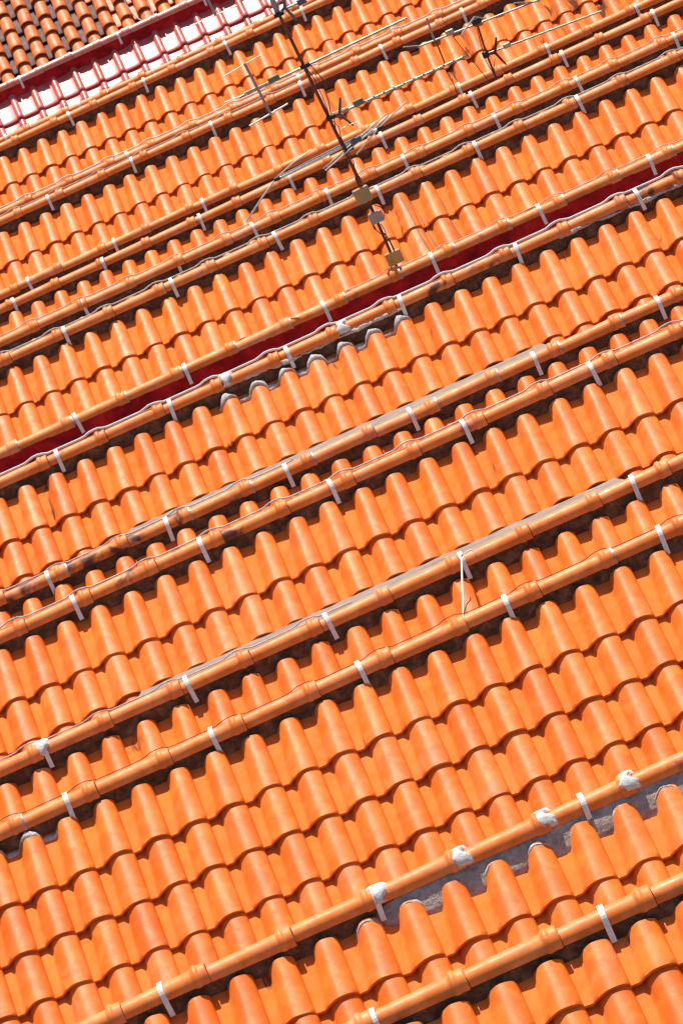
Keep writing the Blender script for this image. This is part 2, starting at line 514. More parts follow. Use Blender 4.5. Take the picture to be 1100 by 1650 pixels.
def build_roof(key, s, v, label, tile_px, cap_px, front=None, drop=0.046, d1=0.48, straps=(), bands=False, dabs=(),
               ncourse=None, mortar_mat='mortar_dark', face_out=0.046, missing=None, dirt=0.15, dirtfn=None, face=None, capdirt=(), margin=130, ga=GA):
    D = F * TW / s
    ridge = CAM + (-UP * (v / F) + FWD) * D
    yi, zi = ridge.y, ridge.z - 0.02      # the pixel is the middle of the visible cap, a little above its axis
    drop -= 0.02
    root = bpy.data.objects.new('terrace_house', None)
    col.objects.link(root)
    root.location = (0, yi, 0)
    root.empty_display_size = 0.3
    tag(root, label, 'house', GROUP)
    off = Vector((0, yi, 0))
    R = dict(D=D, y=yi, z=zi, root=root, off=off, drop=drop)
    ROOFS[key] = R
    apex = Vector((0, yi, zi - drop))
    R['apex'] = apex
    R['ridge'] = put('ridge', bpy.data.meshes.new('ridge'), root)
    R['roof'] = put('roof', bpy.data.meshes.new('roof'), root)
    xa, xb = xrange_of(ridge, margin)
    # ---- caps
    xc = X_at(cap_px, R)
    k0 = math.floor((xa - xc) / 0.44) - 1
    k1 = math.ceil((xb - xc) / 0.44)
    R['collars'] = [xc + k * 0.44 for k in range(k0, k1 + 1)]
    rg = random.Random(key * 13)
    R['capz'] = {}
    for k in range(k0, k1 + 1):
        x = xc + k * 0.44 - 0.375
        dz, dy = rg.uniform(-.004, .004), rg.uniform(-.004, .004)
        m = Matrix.Translation((x, dy, zi + dz)) @ Matrix.Rotation(math.radians(rg.uniform(-.6, .6)), 4, 'Z') @ Matrix.Rotation(math.radians(rg.uniform(-.5, .5)), 4, 'Y')
        c = put('ridge_tile', CAPS[k % 4], R['ridge'], mat=m)
        dd = 0.1
        for (px, py, amt) in capdirt:
            X = X_at((px, py), R)
            if x < X < x + 0.44:
                dd = amt
        c['dirt'] = dd + rg.uniform(0, .3)
        if bands and rg.random() < bands:
            put('joint_band', BAND, R['ridge'], loc=(x + 0.432, dy, zi + dz))
    # ---- straps
    for px in straps:
        m = Matrix.Translation((X_at(px, R), 0, zi + 0.001)) @ Matrix.Rotation(math.radians(rg.uniform(-4, 4)), 4, 'Y') @ Matrix.Rotation(math.radians(rg.uniform(-6, 6)), 4, 'Z')
        put('strap', STRAP, R['ridge'], mat=m)
    for i, px in enumerate(dabs):
        put('mortar_dab', dab_mesh(key * 31 + i), R['ridge'], loc=(X_at(px, R) + .04, 0, zi))
    # ---- tiles
    xt = X_at(tile_px, R) - 0.135
    fr = ROOFS.get(front)
    ylim = (fr['y'] + 0.20) if fr else -1e9
    vfront = None
    c = 0
    rows = []
    while True:
        d = d1 + c * ga
        P = apex - EY * d
        if P.y < ylim or (ncourse and c >= ncourse) or c > 14:
            break
        if fr is None and not (inframe(P + Vector((xb, 0, 0)), 400) or inframe(P + Vector((xa, 0, 0)), 400) or inframe(P, 400)):
            break
        # stop two courses after the row has gone out of sight behind the ridge in front
        if fr is not None:
            q = project(P - EY * (-GA))
            vf = project(Vector((0, fr['y'], fr['z'])))[4]
            if q[4] > vf + 45:
                break
        rows.append(d)
        c += 1
    R['rows'] = rows
    n0 = math.floor((xa - xt) / TW) - 1
    n1 = math.ceil((xb - xt) / TW) + 1
    for ci, d in enumerate(rows):
        length = min(0.405, d1 - 0.075) if ci == 0 else 0.405
        var = tile_variants(max(0.2, length), 1.7 if ci == 0 else 1.0)
        P = apex - EY * d
        if ci > 0:   # widen the range lower down
            xa2, xb2 = xrange_of(P, margin)
        else:
            xa2, xb2 = xa, xb
        for n in range(math.floor((min(xa2, xa) - xt) / TW) - 1, math.ceil((max(xb2, xb) - xt) / TW) + 2):
            x = xt + n * TW
            if not inframe(P + Vector((x, 0, 0)) + EY * 0.17, margin):
                continue
            if missing and ci >= missing[0]:
                xm = x + 0.11
                if X_at(missing[1], R) < xm < X_at(missing[2], R):
                    continue
            j = lambda a: rg.uniform(-a, a)
            m3 = Matrix((EX, EY, EZ)).transposed().to_4x4()
            m = Matrix.Translation(P - off + Vector((x, 0, 0)) + EY * j(.006) + EZ * (j(.0015)) + EX * j(.0015)) @ m3 @ Matrix.Rotation(math.radians(j(.5)), 4, 'Z') @ Matrix.Rotation(math.radians(j(.4)), 4, 'X')
            t = put('roof_tile', rg.choice(var), R['roof'], mat=m)
            dv = 0.0
            if rg.random() < (dirt * 1.1 if ci == 0 else dirt * .2):
                dv = rg.uniform(.2, .6)
            if dirtfn:
                qx, qy, *_ = project(P + Vector((x + .1, 0, 0)) + EY * .17)
                dv = max(dv, dirtfn(qx, qy, rg))
            t['dirt'] = dv
    # ---- roof body: deck and walls down to the ground
    xl, xr = min(xa, -0.5) - 0.6, max(xb, 0.5) + 0.6
    if rows:
        Pl = apex - EY * (rows[-1] + 0.02)
        xa2, xb2 = xrange_of(Pl, margin)
        xl, xr = min(xl, xa2 - .4), max(xr, xb2 + .4)
        dl = rows[-1] + 0.01
    else:
        dl = 0.5
    R['xl'], R['xr'] = xl, xr
    e = apex - EY * dl
    yb = yi + 0.055
    n1, n2 = EZ * 0.024, EZ * 0.055
    pr = prism('roof', [(yi, apex.z - .024 / math.cos(SLOPE)), (yi, apex.z - .054 / math.cos(SLOPE)), ((e - n2).y, (e - n2).z), ((e - n1).y, (e - n1).z)], xl, xr, M['mortar_dark'], None, off)
    R['roof'].data = pr.data
    bpy.data.objects.remove(pr)
    w2 = e - EZ * 0.058
    prism('house_wall', [(yb, 0.0), (yb, zi - 0.01), (yi, zi + 0.02), (yi - 0.03, zi + 0.0), (yi - 0.03, apex.z - .03 * math.tan(SLOPE) - .058 / math.cos(SLOPE)), (w2.y, w2.z), (w2.y, 0.0)], xl, xr, M['plaster'], root, off)
    # ---- mortar bed under the caps: a rough face that meets the tiles
    mortar_bed(R, xl, xr, face_out, M[mortar_mat], face)
    return R

def mortar_bed(R, xl, xr, out, mat, face=None):
    yi, zi, apex = R['y'], R['z'], R['apex']
    rg = random.Random(int(yi * 100))
    top = zi - 0.005
    yf = yi - out
    # depth at which the face meets the pan surface
    tz = apex.z - (yi - yf) * math.tan(SLOPE) - 0.03
    nx = int((xr - xl) / 0.035)
    nz = 6
    V, Fc = [], []
    for i in range(nx + 1):
        x = xl + (xr - xl) * i / nx
        wav = .006 * math.sin(x * 7.3) + .005 * math.sin(x * 17.1 + 1)
        V.append((x, 0.0, zi + 0.03))
        for k in range(nz + 1):
            t = k / nz
            z = top + (tz - top) * t
            jit = rg.uniform(-.004, .004) if 0 < k < nz else 0
            V.append((x + (rg.uniform(-.008, .008) if 0 < k < nz else 0), yf - yi - 0.010 * t * t + wav * t + jit, z))
    m = nz + 2
    for i in range(nx):
        for k in range(m - 1):
            Fc.append((i * m + k, i * m + k + 1, (i + 1) * m + k + 1, (i + 1) * m + k))
    R['ridge'].data = mesh('ridge', V, Fc, mat, True)

def face_panel(R, x0, x1, out, mat, name, depth=None, lean=0.0, curve=0.0):
    """a rendered strip in front of the mortar bed (used where the bed was coated or painted)"""
    yi, zi, apex = R['y'], R['z'], R['apex']
    rg = random.Random(int(yi * 77))
    top = zi - 0.0
    V, Fc = [], []
    nx, nz = max(4, int((x1 - x0) / 0.05)), 5
    for i in range(nx + 1):
        x = x0 + (x1 - x0) * i / nx
        wav = .003 * math.sin(x * 9) + .002 * math.sin(x * 23)
        for k in range(nz + 1):
            t = k / nz
            fe = min(1.0, (x - x0) / .22 + .25 * t * math.sin(x * 40) ** 2)
            y = -(out + (0.0 if fe >= 1 else -.03 * (1 - fe))) - (lean * t + curve * t * t) * max(.3, fe) + wav * t + rg.uniform(-.0015, .0015)
            tz = apex.z + (y) * math.tan(SLOPE) - 0.012
            bot = (top - depth) if depth else tz
            z = top + (bot - top) * t
            V.append((x, y, z))
    for i in range(nx):
        for k in range(nz):
            a = i * (nz + 1) + k
            Fc.append((a, a + 1, a + nz + 2, a + nz + 1))
    # thickness: close to the back
    b = len(V)
    for i in range(nx + 1):
        p = V[i * (nz + 1) + nz]
        V.append((p[0], p[1] + 0.03, p[2] - 0.01))
    for i in range(nx):
        Fc.append((i * (nz + 1) + nz, b + i, b + i + 1, (i + 1) * (nz + 1) + nz))
    return put(name, mesh(name, V, Fc, mat, True), R['root'])

def pointing(R, x0, x1, xt, dpos, mat, wid=0.030, name='mortar_fillet', seed=3, lift=0.012, only_barrel=False):
    """bead of pale mortar that follows the tile profile at distance dpos below the ridge"""
    rg = random.Random(seed)
    V, Fc = [], []
    nx = int((x1 - x0) / 0.011)
    off = R['off']
    pr = 6
    for i in range(nx + 1):
        x = x0 + (x1 - x0) * i / nx
        lx = (x - xt) % TW
        z0 = prof(lx, 0.85, 1.7) + TILT * 0.12
        ww = wid * (0.8 + 0.45 * math.sin(x * 13) * math.sin(x * 31 + 2) + .25 * math.sin(x * 57)) + rg.uniform(-.004, .004)
        dd = dpos - 0.55 * (z0) + rg.uniform(-.003, .003)
        for k in range(pr):
            an = math.pi * k / (pr - 1)
            p = R['apex'] - EY * (dd - ww * 0.5 * math.cos(an)) + EZ * (z0 - .006 + (lift + rg.uniform(-.002, .002)) * math.sin(an))
            V.append((x, p.y - off.y, p.z - off.z))
    for i in range(nx):
        for k in range(pr - 1):
            a = i * pr + k
            Fc.append((a, a + pr, a + pr + 1, a + 1))
    return put(name, mesh(name, V, Fc, mat, True), R['root'])

def lining(R, Fr, x0, x1, mat):
    """rendered valley sheet from under the eave tiles down to the back of the ridge in front"""
    off = R['off']
    e = R['apex'] - EY * (R['rows'][1] - 0.05) - EZ * 0.012
    b = Vector((0, Fr['y'] + 0.045, Fr['z'] + 0.040))
    V, Fc = [], []
    rg = random.Random(5)
    nx = int((x1 - x0) / .06)
    for i in range(nx + 1):
        x = x0 + (x1 - x0) * i / nx
        for t in (0, .2, .4, .6, .8, 1):
            p = e.lerp(b, t)
            V.append((x, p.y - off.y, p.z - off.z + rg.uniform(-.003, .003) + .002 * math.sin(t * math.pi)))
        V.append((x, b.y - off.y, b.z - off.z - .2))
    for i in range(nx):
        for k in range(6):
            q = i * 7 + k
            Fc.append((q, q + 1, q + 8, q + 7))
    return put('gutter_lining', mesh('gutter_lining', V, Fc, mat, True), R['root'])

# ------------------------------------------------------------------ the roofs, nearest first
build_roof(1, 82, 769, 'nearest orange tiled roof filling the bottom right corner', (950, 1525), (880, 1520), None, 0.046, 0.335,
           straps=[(605, 1640), (967, 1465)])
r2 = build_roof(2, 75, 589, 'orange tiled roof whose ridge has white mortar dabs on its joints and grey render below', (790, 1402), (727, 1392), 1, 0.045, 0.425,
                straps=[(265, 1600), (607, 1450), (938, 1297)], dabs=[(600, 1455), (732, 1390), (865, 1328), (1000, 1269)], dirt=0.3)
build_roof(3, 65, 245, 'wide orange tiled roof showing four full courses of tiles below its ridge', (877, 991), (615, 1065), 2, 0.05, 0.45,
           straps=[(108, 1290), (345, 1185), (578, 1075), (815, 970), (1062, 858)], bands=0.35)
build_roof(4, 61.5, 152, 'orange tiled roof with a leaning white rod tied to its ridge strap', (792, 925), (725, 912), 3, 0.06, 0.47,
           straps=[(72, 1200), (303, 1100), (528, 1000), (743, 900), (1018, 775)], dabs=[(60, 1215)], dirt=0.3)
r5 = build_roof(5, 57.8, -43, 'orange tiled roof with lilac grey gutter lining under its second course', (422, 880), (975, 582), 4, 0.05, 0.485,
                straps=[(118, 965), (325, 875), (533, 785), (745, 685), (950, 592)], missing=(2, (150, 898), (880, 568)), dirt=0.25, ga=.341,
                capdirt=[(195, 945, .6), (400, 845, .6), (300, 890, .5)])
r6 = build_roof(6, 54.3, -96, 'narrow orange tiled roof with only barrel tops visible and dark stained ridge tiles', (744, 672), (985, 520), 5, 0.035, 0.5,
                straps=[(80, 930), (272, 850), (463, 760), (662, 670), (860, 578), (1058, 487)], bands=0.7,
                capdirt=[(145, 905, .75), (330, 825, .6), (30, 960, .6), (240, 865, .5)], dirt=0.5)
r7 = build_roof(7, 51, -268, 'orange tiled roof with white cable and pale mortar pointing along its ridge', (690, 502), (996, 331), 6, 0.055, 0.50,
                straps=[(95, 737), (275, 653), (463, 570), (645, 485), (833, 405), (1028, 320)], missing=(2, (150, 690), (790, 408)), ga=.341,
                dabs=[(358, 622), (545, 535)], capdirt=[(150, 712, .5), (1080, 300, .8), (740, 450, .5), (660, 480, .6)], dirt=0.25)
r8 = build_roof(8, 48.2, -311, 'orange tiled roof with dark red painted wall under its ridge', (505, 541), (455, 524), 7, 0.12, 0.45,
                straps=[(122, 672), (298, 592), (520, 492), (695, 415), (866, 332), (1043, 255)], bands=1.0)
build_roof(9, 45.3, -446, 'orange tiled roof with antenna junction boxes hanging over its tiles', (847, 235), (997, 132), 8, 0.055, 0.485,
           straps=[(105, 535), (278, 458), (445, 383), (607, 308), (765, 235), (930, 160)], dirt=0.12)
build_roof(10, 42.6, -475, 'orange tiled roof hidden in the dark gap behind the junction box ridge', (560, 330), (985, 110), 9, 0.06, 0.5,
           straps=[(132, 485), (285, 417), (405, 362), (525, 308), (650, 255), (795, 187), (930, 135), (1085, 60)])
build_roof(11, 40, -523, 'narrow orange tiled roof showing a row of rounded tile tops below the antenna booms', (535, 289), (962, 65), 10, 0.035, 0.5,
           straps=[(22, 487), (167, 422), (322, 352), (467, 287), (615, 220), (760, 155), (905, 87), (1050, 20)])
build_roof(12, 38.8, -544, 'orange tiled roof with plain ridge close behind the row of rounded tile tops', (535, 270), (940, 52), 11, 0.06, 0.5,
           straps=[(47, 452), (185, 390), (327, 325), (740, 142), (880, 77), (1025, 15)])
def dirty13(x, y, rg):
    if x > 660 and y < 160:
        return rg.uniform(.2, 1.0)
    return 0
build_roof(13, 37.2, -652, 'orange tiled roof with dark stained and gappy tiles near the second antenna', (579, 124), (365, 192), 12, 0.055, 0.52,
           straps=[(75, 312), (212, 257), (340, 202), (481, 130), (612, 72), (740, 12)], dirtfn=dirty13)
build_roof(14, 36.2, -664, 'orange tiled roof close behind with white cable on its ridge', (579, 115), (440, 145), 13, 0.06, 0.5,
           straps=[(204, 250), (478, 118)])
build_roof(15, 34.6, -761, 'orange tiled roof directly in front of the glossy pink roof', (508, 37), (148, 170), 14, 0.07, 0.495,
           straps=[(112, 185), (232, 130), (365, 75), (487, 17)])

# ------------------------------------------------------------------ special finishes on single roofs
def xt_of(R, px):
    return X_at(px, R) - 0.135
# roof 2: coated bed on the right half
face_panel(r2, X_at((585, 1470), r2), r2['xr'], 0.050, M['mortar_grey'], 'render_strip', lean=0.045, curve=0.05)
# roof 7: pale pointing along tiles and under caps
pointing(r7, X_at((345, 640), r7), X_at((655, 500), r7), xt_of(r7, (690, 502)), 0.135, M['mortar_pale'], 0.050, seed=4, lift=.017)
def under_cap_bead(R, x0, x1, seed):
    rg = random.Random(seed)
    n = int((x1 - x0) / .02)
    pts, rr = [], []
    for i in range(n + 1):
        x = x0 + (x1 - x0) * i / n
        k = math.sin(x * 9 + 1) + math.sin(x * 23)
        pts.append((x, -.058 + rg.uniform(-.004, .004), -.012 - .006 * math.sin(x * 5) + rg.uniform(-.004, .004)))
        rr.append(max(.003, .010 + .005 * k + rg.uniform(-.003, .003)))
    o = put('mortar_fillet', tube_mesh('mortar_fillet', pts, rr, M['mortar_pale'], 7), R['ridge'])
    o.location = (0, 0, R['z'])
under_cap_bead(r7, X_at((350, 630), r7), X_at((650, 490), r7), 5)
under_cap_bead(r7, X_at((900, 385), r7), r7['xr'] - .5, 6)
# roof 3: pointing at the left end
r3 = ROOFS[3]
pointing(r3, r3['xl'] + .2, X_at((95, 1340), r3), xt_of(r3, (877, 991)), 0.10, M['mortar_pale'], 0.04, seed=6)
# roof 2: pale rims at the tile tops
pointing(r2, X_at((560, 1490), r2), r2['xr'] - .1, xt_of(r2, (790, 1402)), 0.115, M['mortar_pale'], 0.018, seed=8, lift=.006)
# roof 8: red wall
face_panel(r8, r8['xl'], r8['xr'], 0.062, M['red_wall'], 'painted_wall', lean=0.01)
# roofs 5 and 7: rendered gutter lining where the third course stops
lining(r5, ROOFS[4], X_at((150, 898), r5) - .03, X_at((880, 568), r5) + .03, M['lining'])
lining(r7, ROOFS[6], X_at((150, 690), r7) - .03, X_at((790, 408), r7) + .03, M['lining'])

# ------------------------------------------------------------------ ridge just behind roof 15, pink roof, old roof
build_roof(155, 33.9, -770, 'orange ridge close behind another, at the foot of the pink roof', (40, 215), (104, 183), 15, 0.06, 0.5,
           straps=[(10, 222), (129, 167), (249, 115)])

def pink_tile_mesh(seed):
    rg = random.Random(seed)
    w = 0.2435
    xs = [-.012, 0, .03, .08, .13, .165, .175, .182, .190, .200, .212, .224, .234, .241, .247]
    def z(x):
        if x < .165:
            return -0.003 * math.sin(max(0, x) / .165 * math.pi)
        t = (x - .165) / .082
        return .004 + .030 * math.sin(min(1, t) * math.pi) ** .7 if t < 1 else .006
    ys = [0, .004, .05, .2, .40]
    V, Fc = [], []
    n = len(xs)
    a = rg.uniform(-.0015, .0015)
    def pt(x, y, dz=0):
        return (x, y, z(x) + .026 * (1 - y / .36) + a * math.sin(x * 20 + y * 9) + dz)
    for j, y in enumerate(ys):
        for x in xs:
            V.append(pt(x, y, -.003 if j == 0 else 0))
    for j in range(len(ys) - 1):
        for i in range(n - 1):
            Fc.append((j * n + i, j * n + i + 1, (j + 1) * n + i + 1, (j + 1) * n + i))
    b = len(V)
    for x in xs:
        V.append(pt(x, 0, -.016))
    for x in xs:
        V.append(pt(x, .08, -.016))
    for i in range(n - 1):
        Fc.append((b + i, b + i + 1, i + 1, i))
        Fc.append((b + n + i, b + n + i + 1, b + i + 1, b + i))
    return mesh('glazed_tile', V, Fc, M['pink'], True, 40)

def build_pink():
    D, v, drop, d1, ga = 47.5, -845, 0.085, 0.44, 0.33
    ridge = CAM + (-UP * (v / F) + FWD) * D
    yi, zi = ridge.y, ridge.z
    root = bpy.data.objects.new('terrace_house', None)
    col.objects.link(root)
    root.location = (0, yi, 0)
    tag(root, 'house with glossy pink glazed roof tiles and dark red wall under its ridge', 'house', GROUP)
    off = Vector((0, yi, 0))
    apex = Vector((0, yi, zi - drop))
    R = dict(D=D, y=yi, z=zi, root=root, off=off, apex=apex, drop=drop)
    ROOFS[16] = R
    R['ridge'] = put('ridge', bpy.data.meshes.new('ridge'), root)
    xa, xb = xrange_of(ridge, 170)
    xb = max(xb, 0.3)
    rg = random.Random(16)
    xc = X_at((110, 93), R)
    for k in range(math.floor((xa - xc) / .345) - 1, math.ceil((xb - xc) / .345) + 1):
        x = xc + k * .345 - .29
        put('ridge_tile', PCAPS[k % 3], R['ridge'], mat=Matrix.Translation((x, rg.uniform(-.003, .003), zi + rg.uniform(-.003, .003))))
    for px in [(33, 128), (193, 62), (330, 3)]:
        m = Matrix.Translation((X_at(px, R), 0, zi - .004)) @ Matrix.Scale(.92, 4)
        put('strap', STRAP, R['ridge'], mat=m)
    roof = put('roof', bpy.data.meshes.new('roof'), root)
    var = [pink_tile_mesh(q) for q in range(4)]
    xt = X_at((120.5, 117), R) - .206
    m3 = Matrix((EX, EY, EZ)).transposed().to_4x4()
    ylim = ROOFS[155]['y'] + .15
    d = d1
    while (apex - EY * d).y > ylim:
        P = apex - EY * d
        for n in range(-40, 40):
            x = xt + n * .2435
            if inframe(P + Vector((x, 0, 0)), 170):
                t = put('glazed_tile', rg.choice(var), roof, mat=Matrix.Translation(P - off + Vector((x, 0, 0)) + EZ * rg.uniform(-.001, .001)) @ m3 @ Matrix.Rotation(math.radians(rg.uniform(-.5, .5)), 4, 'X') @ Matrix.Rotation(math.radians(rg.uniform(-.4, .4)), 4, 'Y'))
                t['dirt'] = rg.choice([0, 0, 0, .2])
        d += ga
    dl = d - ga + .01
    xl, xr = xa - 1.0, xb + 1.0
    R['xl'], R['xr'] = xl, xr
    e = apex - EY * dl
    n1, n2, w2 = e - EZ * .024, e - EZ * .055, e - EZ * .058
    pr = prism('roof', [(yi, apex.z - .03), (yi, apex.z - .066), (n2.y, n2.z), (n1.y, n1.z)], xl, xr, M['mortar_dark'], None, off)
    roof.data = pr.data
    bpy.data.objects.remove(pr)
    prism('house_wall', [(yi + .05, 0), (yi + .05, zi - .01), (yi, zi + .02), (yi - .03, zi), (yi - .03, apex.z - .1), (w2.y, w2.z), (w2.y, 0)], xl, xr, M['plaster'], root, off)
    mortar_bed(R, xl, xr, 0.045, M['red_wall'])

def build_old():
    a = math.radians(30)
    ey = Vector((0, math.cos(a), math.sin(a)))
    ez = Vector((0, -math.sin(a), math.cos(a)))
    base = at_depth(19, 58, 50.0)          # lower lip of one barrel tile
    ga, w = 0.325, 0.215
    root = bpy.data.objects.new('terrace_house', None)
    col.objects.link(root)
    root.location = (0, base.y, 0)
    off = Vector((0, base.y, 0))
    tag(root, 'house with old weathered barrel tile roof in the top left corner', 'house', GROUP)
    rg = random.Random(99)
    def half(r0, r1, h0, h1, name, mat, up=True, seed=0):
        q = random.Random(seed)
        V, Fc = [], []
        seg = 12
        ys = [(0, 0), (.005, 1), (.12, 1), (.28, 1), (.42, 1)]
        for y, k in ys:
            t = y / .42
            r, h = r0 + (r1 - r0) * t, h0 + (h1 - h0) * t
            for i in range(seg + 1):
                an = math.pi * i / seg
                zz = h * math.sin(an) * (1 if up else -1) + .032 * (1 - y / .34) - (.003 if not k else 0)
                V.append((-r * math.cos(an) + q.uniform(-.001, .001), y, zz))
        n = seg + 1
        for j in range(len(ys) - 1):
            for i in range(seg):
                Fc.append((j * n + i, j * n + i + 1, (j + 1) * n + i + 1, (j + 1) * n + i))
        b = len(V)
        for i in range(n):
            x, y, zz = V[i]
            V.append((x * .86, y, zz - .013 if up else zz - .013))
        for i in range(n):
            x, y, zz = V[b + i]
            V.append((x, .1, zz - .01))
        for i in range(seg):
            Fc.append((b + i, b + i + 1, i + 1, i))
            Fc.append((b + n + i, b + n + i + 1, b + i + 1, b + i))
        return mesh(name, V, Fc, mat, True, 45)
    B = [half(.083, .066, .066, .052, 'barrel_tile', M['oldtile'], True, q) for q in range(3)]
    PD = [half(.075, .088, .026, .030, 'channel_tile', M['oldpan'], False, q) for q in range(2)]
    PL = [half(.075, .088, .026, .030, 'channel_tile', M['oldtile'], False, q) for q in range(2)]
    m3 = Matrix((EX, ey, ez)).transposed().to_4x4()
    roof = put('roof', bpy.data.meshes.new('roof'), root)
    xs = []
    for r in range(-3, 5):
        P = base + ey * (ga * r)
        for n in range(-30, 40):
            x = n * w
            C = P + Vector((x, 0, 0))
            if not inframe(C, 170):
                continue
            px, py, *_ = project(C)
            j = lambda q: rg.uniform(-q, q)
            xs.append(C.x)
            t = put('barrel_tile', rg.choice(B), roof, mat=Matrix.Translation(C - off + ez * .012 + EX * j(.006) + ey * j(.008)) @ m3 @ Matrix.Rotation(math.radians(j(1.6)), 4, 'Z') @ Matrix.Rotation(math.radians(j(1)), 4, 'X'))
            t['dirt'] = rg.uniform(.1, .65) if px < 170 else rg.uniform(0, .3)
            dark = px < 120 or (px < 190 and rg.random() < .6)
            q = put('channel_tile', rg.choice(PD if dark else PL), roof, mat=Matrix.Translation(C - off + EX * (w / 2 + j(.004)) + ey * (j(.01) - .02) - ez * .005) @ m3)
            q['dirt'] = rg.uniform(.1, .6)
    x0, x1 = min(xs) - .5, max(xs) + .5
    lo, hi = base - ey * (ga * 3 + .0) - ez * .05, base + ey * (ga * 5) - ez * .05
    pr = prism('roof', [(lo.y, lo.z), (hi.y, hi.z), (hi.y, hi.z - .04), (lo.y, lo.z - .04)], x0, x1, M['mortar_dark'], None, off)
    roof.data = pr.data
    bpy.data.objects.remove(pr)
    prism('house_wall', [(lo.y + .01, 0), (lo.y + .01, lo.z - .05), (hi.y, hi.z - .05), (hi.y, 0)], x0, x1, M['plaster'], root, off)
build_pink()
build_old()

# ------------------------------------------------------------------ cables along the ridges
def ridge_cable(key, label, pxa, pxb, mat, r, yo=0.008):
    R = ROOFS[key]
    xa = R['xl'] + .3 if pxa is None else X_at(pxa, R)
    xb = R['xr'] - .3 if pxb is None else X_at(pxb, R)
    rg = random.Random(key * 7)
    pts = []
    n = int((xb - xa) / 0.035)
    ph = rg.uniform(0, 6)
    for i in range(n + 1):
        x = xa + (xb - xa) * i / n
        z = 0.0615
        for c in R['collars']:
            dd = x - c
            if -.10 < dd < .085:
                q = 1 - (abs(dd) / (.10 if dd < 0 else .085))
                z = max(z, .0615 + .019 * (3 * min(1, q * 1.3) ** 2 - 2 * min(1, q * 1.3) ** 3))
        z += .002 + .001 * math.sin(x * 3.1 + ph)
        pts.append((x, R['y'] + yo + .006 * math.sin(x * 2.3 + ph), R['z'] + z + r))
    o = put('ridge_cable', tube_mesh('ridge_cable', pts, r, M[mat], 7))
    tag(o, label, 'cable', 'cables laid along the ridges')

ridge_cable(3, 'thin dark wire along the ridge just above the widest four course roof', None, None, 'cable_dark', .0025)
ridge_cable(4, 'grey cable along the left half of the ridge under the lilac grey gutter', None, (570, 975), 'cable_light', .0042)
ridge_cable(5, 'grey cable along the lower of two ridges with dark stained tiles', None, None, 'cable_light', .0055)
ridge_cable(6, 'grey cable ending midway on the upper ridge with dark stained tiles', None, (480, 758), 'cable_light', .005)
ridge_cable(7, 'thick white cable along the ridge below the dark red wall', None, None, 'cable_white', .0085)
ridge_cable(8, 'thin cable on the right half of the ridge above the dark red wall', (560, 475), None, 'cable_light', .004)
ridge_cable(9, 'grey cable along the ridge passing behind the beige junction box', None, None, 'cable_light', .006)
ridge_cable(10, 'pale thin cable along the ridge just above the beige junction box', None, None, 'cable_light', .005)
ridge_cable(13, 'mauve grey cable along the front ridge of the pair behind the long antenna boom', None, (480, 140), 'cable_light', .005)
ridge_cable(14, 'white cable along the rear ridge of the pair under the long antenna boom', None, None, 'cable_white', .0075)
ridge_cable(155, 'thin dark wire along the orange ridge at the foot of the pink roof', None, None, 'cable_dark', .003)

# thin dark tubes laid on the tiles, running down the slope
def dark_line(key, label, px, d0, d1_, drift, tile_px):
    R = ROOFS[key]
    x0 = X_at(px, R)
    xt = X_at(tile_px, R) - .135
    pts = []
    for i in range(40):
        t = i / 39
        d = d0 + (d1_ - d0) * t
        x = x0 + drift * t + .006 * math.sin(t * 9)
        rows = R['rows']
        # tile course at this distance
        lip = next((q for q in rows if q >= d), rows[-1])
        yl = lip - d
        z = prof((x - xt) % TW, min(1, yl / .36)) + TILT * (1 - yl / .36) + .005
        p = R['apex'] - EY * d + EZ * z
        pts.append((x, p.y, p.z))
    o = put('dark_line', tube_mesh('dark_line', pts, .0032, M['cable_dark'], 6))
    tag(o, label, 'cable', 'thin dark lines running down the tiles')
dark_line(9, 'left of three thin dark lines running down the tiles right of the antenna boxes', (634, 297), .10, 1.05, .03, (847, 235))
dark_line(9, 'middle of three thin dark lines running down the tiles right of the antenna boxes', (645, 293), .10, 1.05, .05, (847, 235))
dark_line(9, 'right of three thin dark lines running down the tiles right of the antenna boxes', (684, 273), .10, 1.05, .03, (847, 235))

# white rod between the ridges of roofs 3 and 4
p4 = at_depth(743, 899, ROOFS[4]['D'] - .08)
p3 = at_y(746, 999, ROOFS[3]['y'] + .06)
rod = put('tie_rod', tube_mesh('tie_rod', [p4, p4.lerp(p3, .5), p3], .0055, M['cable_white'], 8))
tag(rod, 'thin white rod standing between two ridges, tied to a strap', 'rod')
pts = [at_depth(x, y, ROOFS[4]['D'] - .05) for x, y in ((742, 897), (744, 893), (749, 892), (754, 888), (759, 886), (763, 888))]
o = put('tie_wire', tube_mesh('tie_wire', pts, .004, M['cable_white'], 7))
tag(o, 'short curled white wire end on the strap above the white rod', 'wire')
pts = [at_y(x, y, ROOFS[3]['y'] + .12) for x, y in ((745, 998), (748, 984), (752, 973), (758, 966), (757, 962))]
o = put('tie_wire', tube_mesh('tie_wire', pts, .003, M['cable_dark'], 6))
tag(o, 'short dark curled wire beside the foot of the white rod', 'wire')
for pl, lb in (([(198, -8), (203, 6), (211, 18), (220, 28), (228, 33)], 'left of two white cables dangling onto the pink ridge'),
               ([(233, -10), (240, 5), (246, 16), (249, 26)], 'right of two white cables dangling onto the pink ridge')):
    pts = [at_y(x, y, ROOFS[16]['y'] + .35 - .05 * i) for i, (x, y) in enumerate(pl)]
    tag(put('loose_cable', tube_mesh('loose_cable', pts, .007, M['cable_white'], 7)), lb, 'cable')

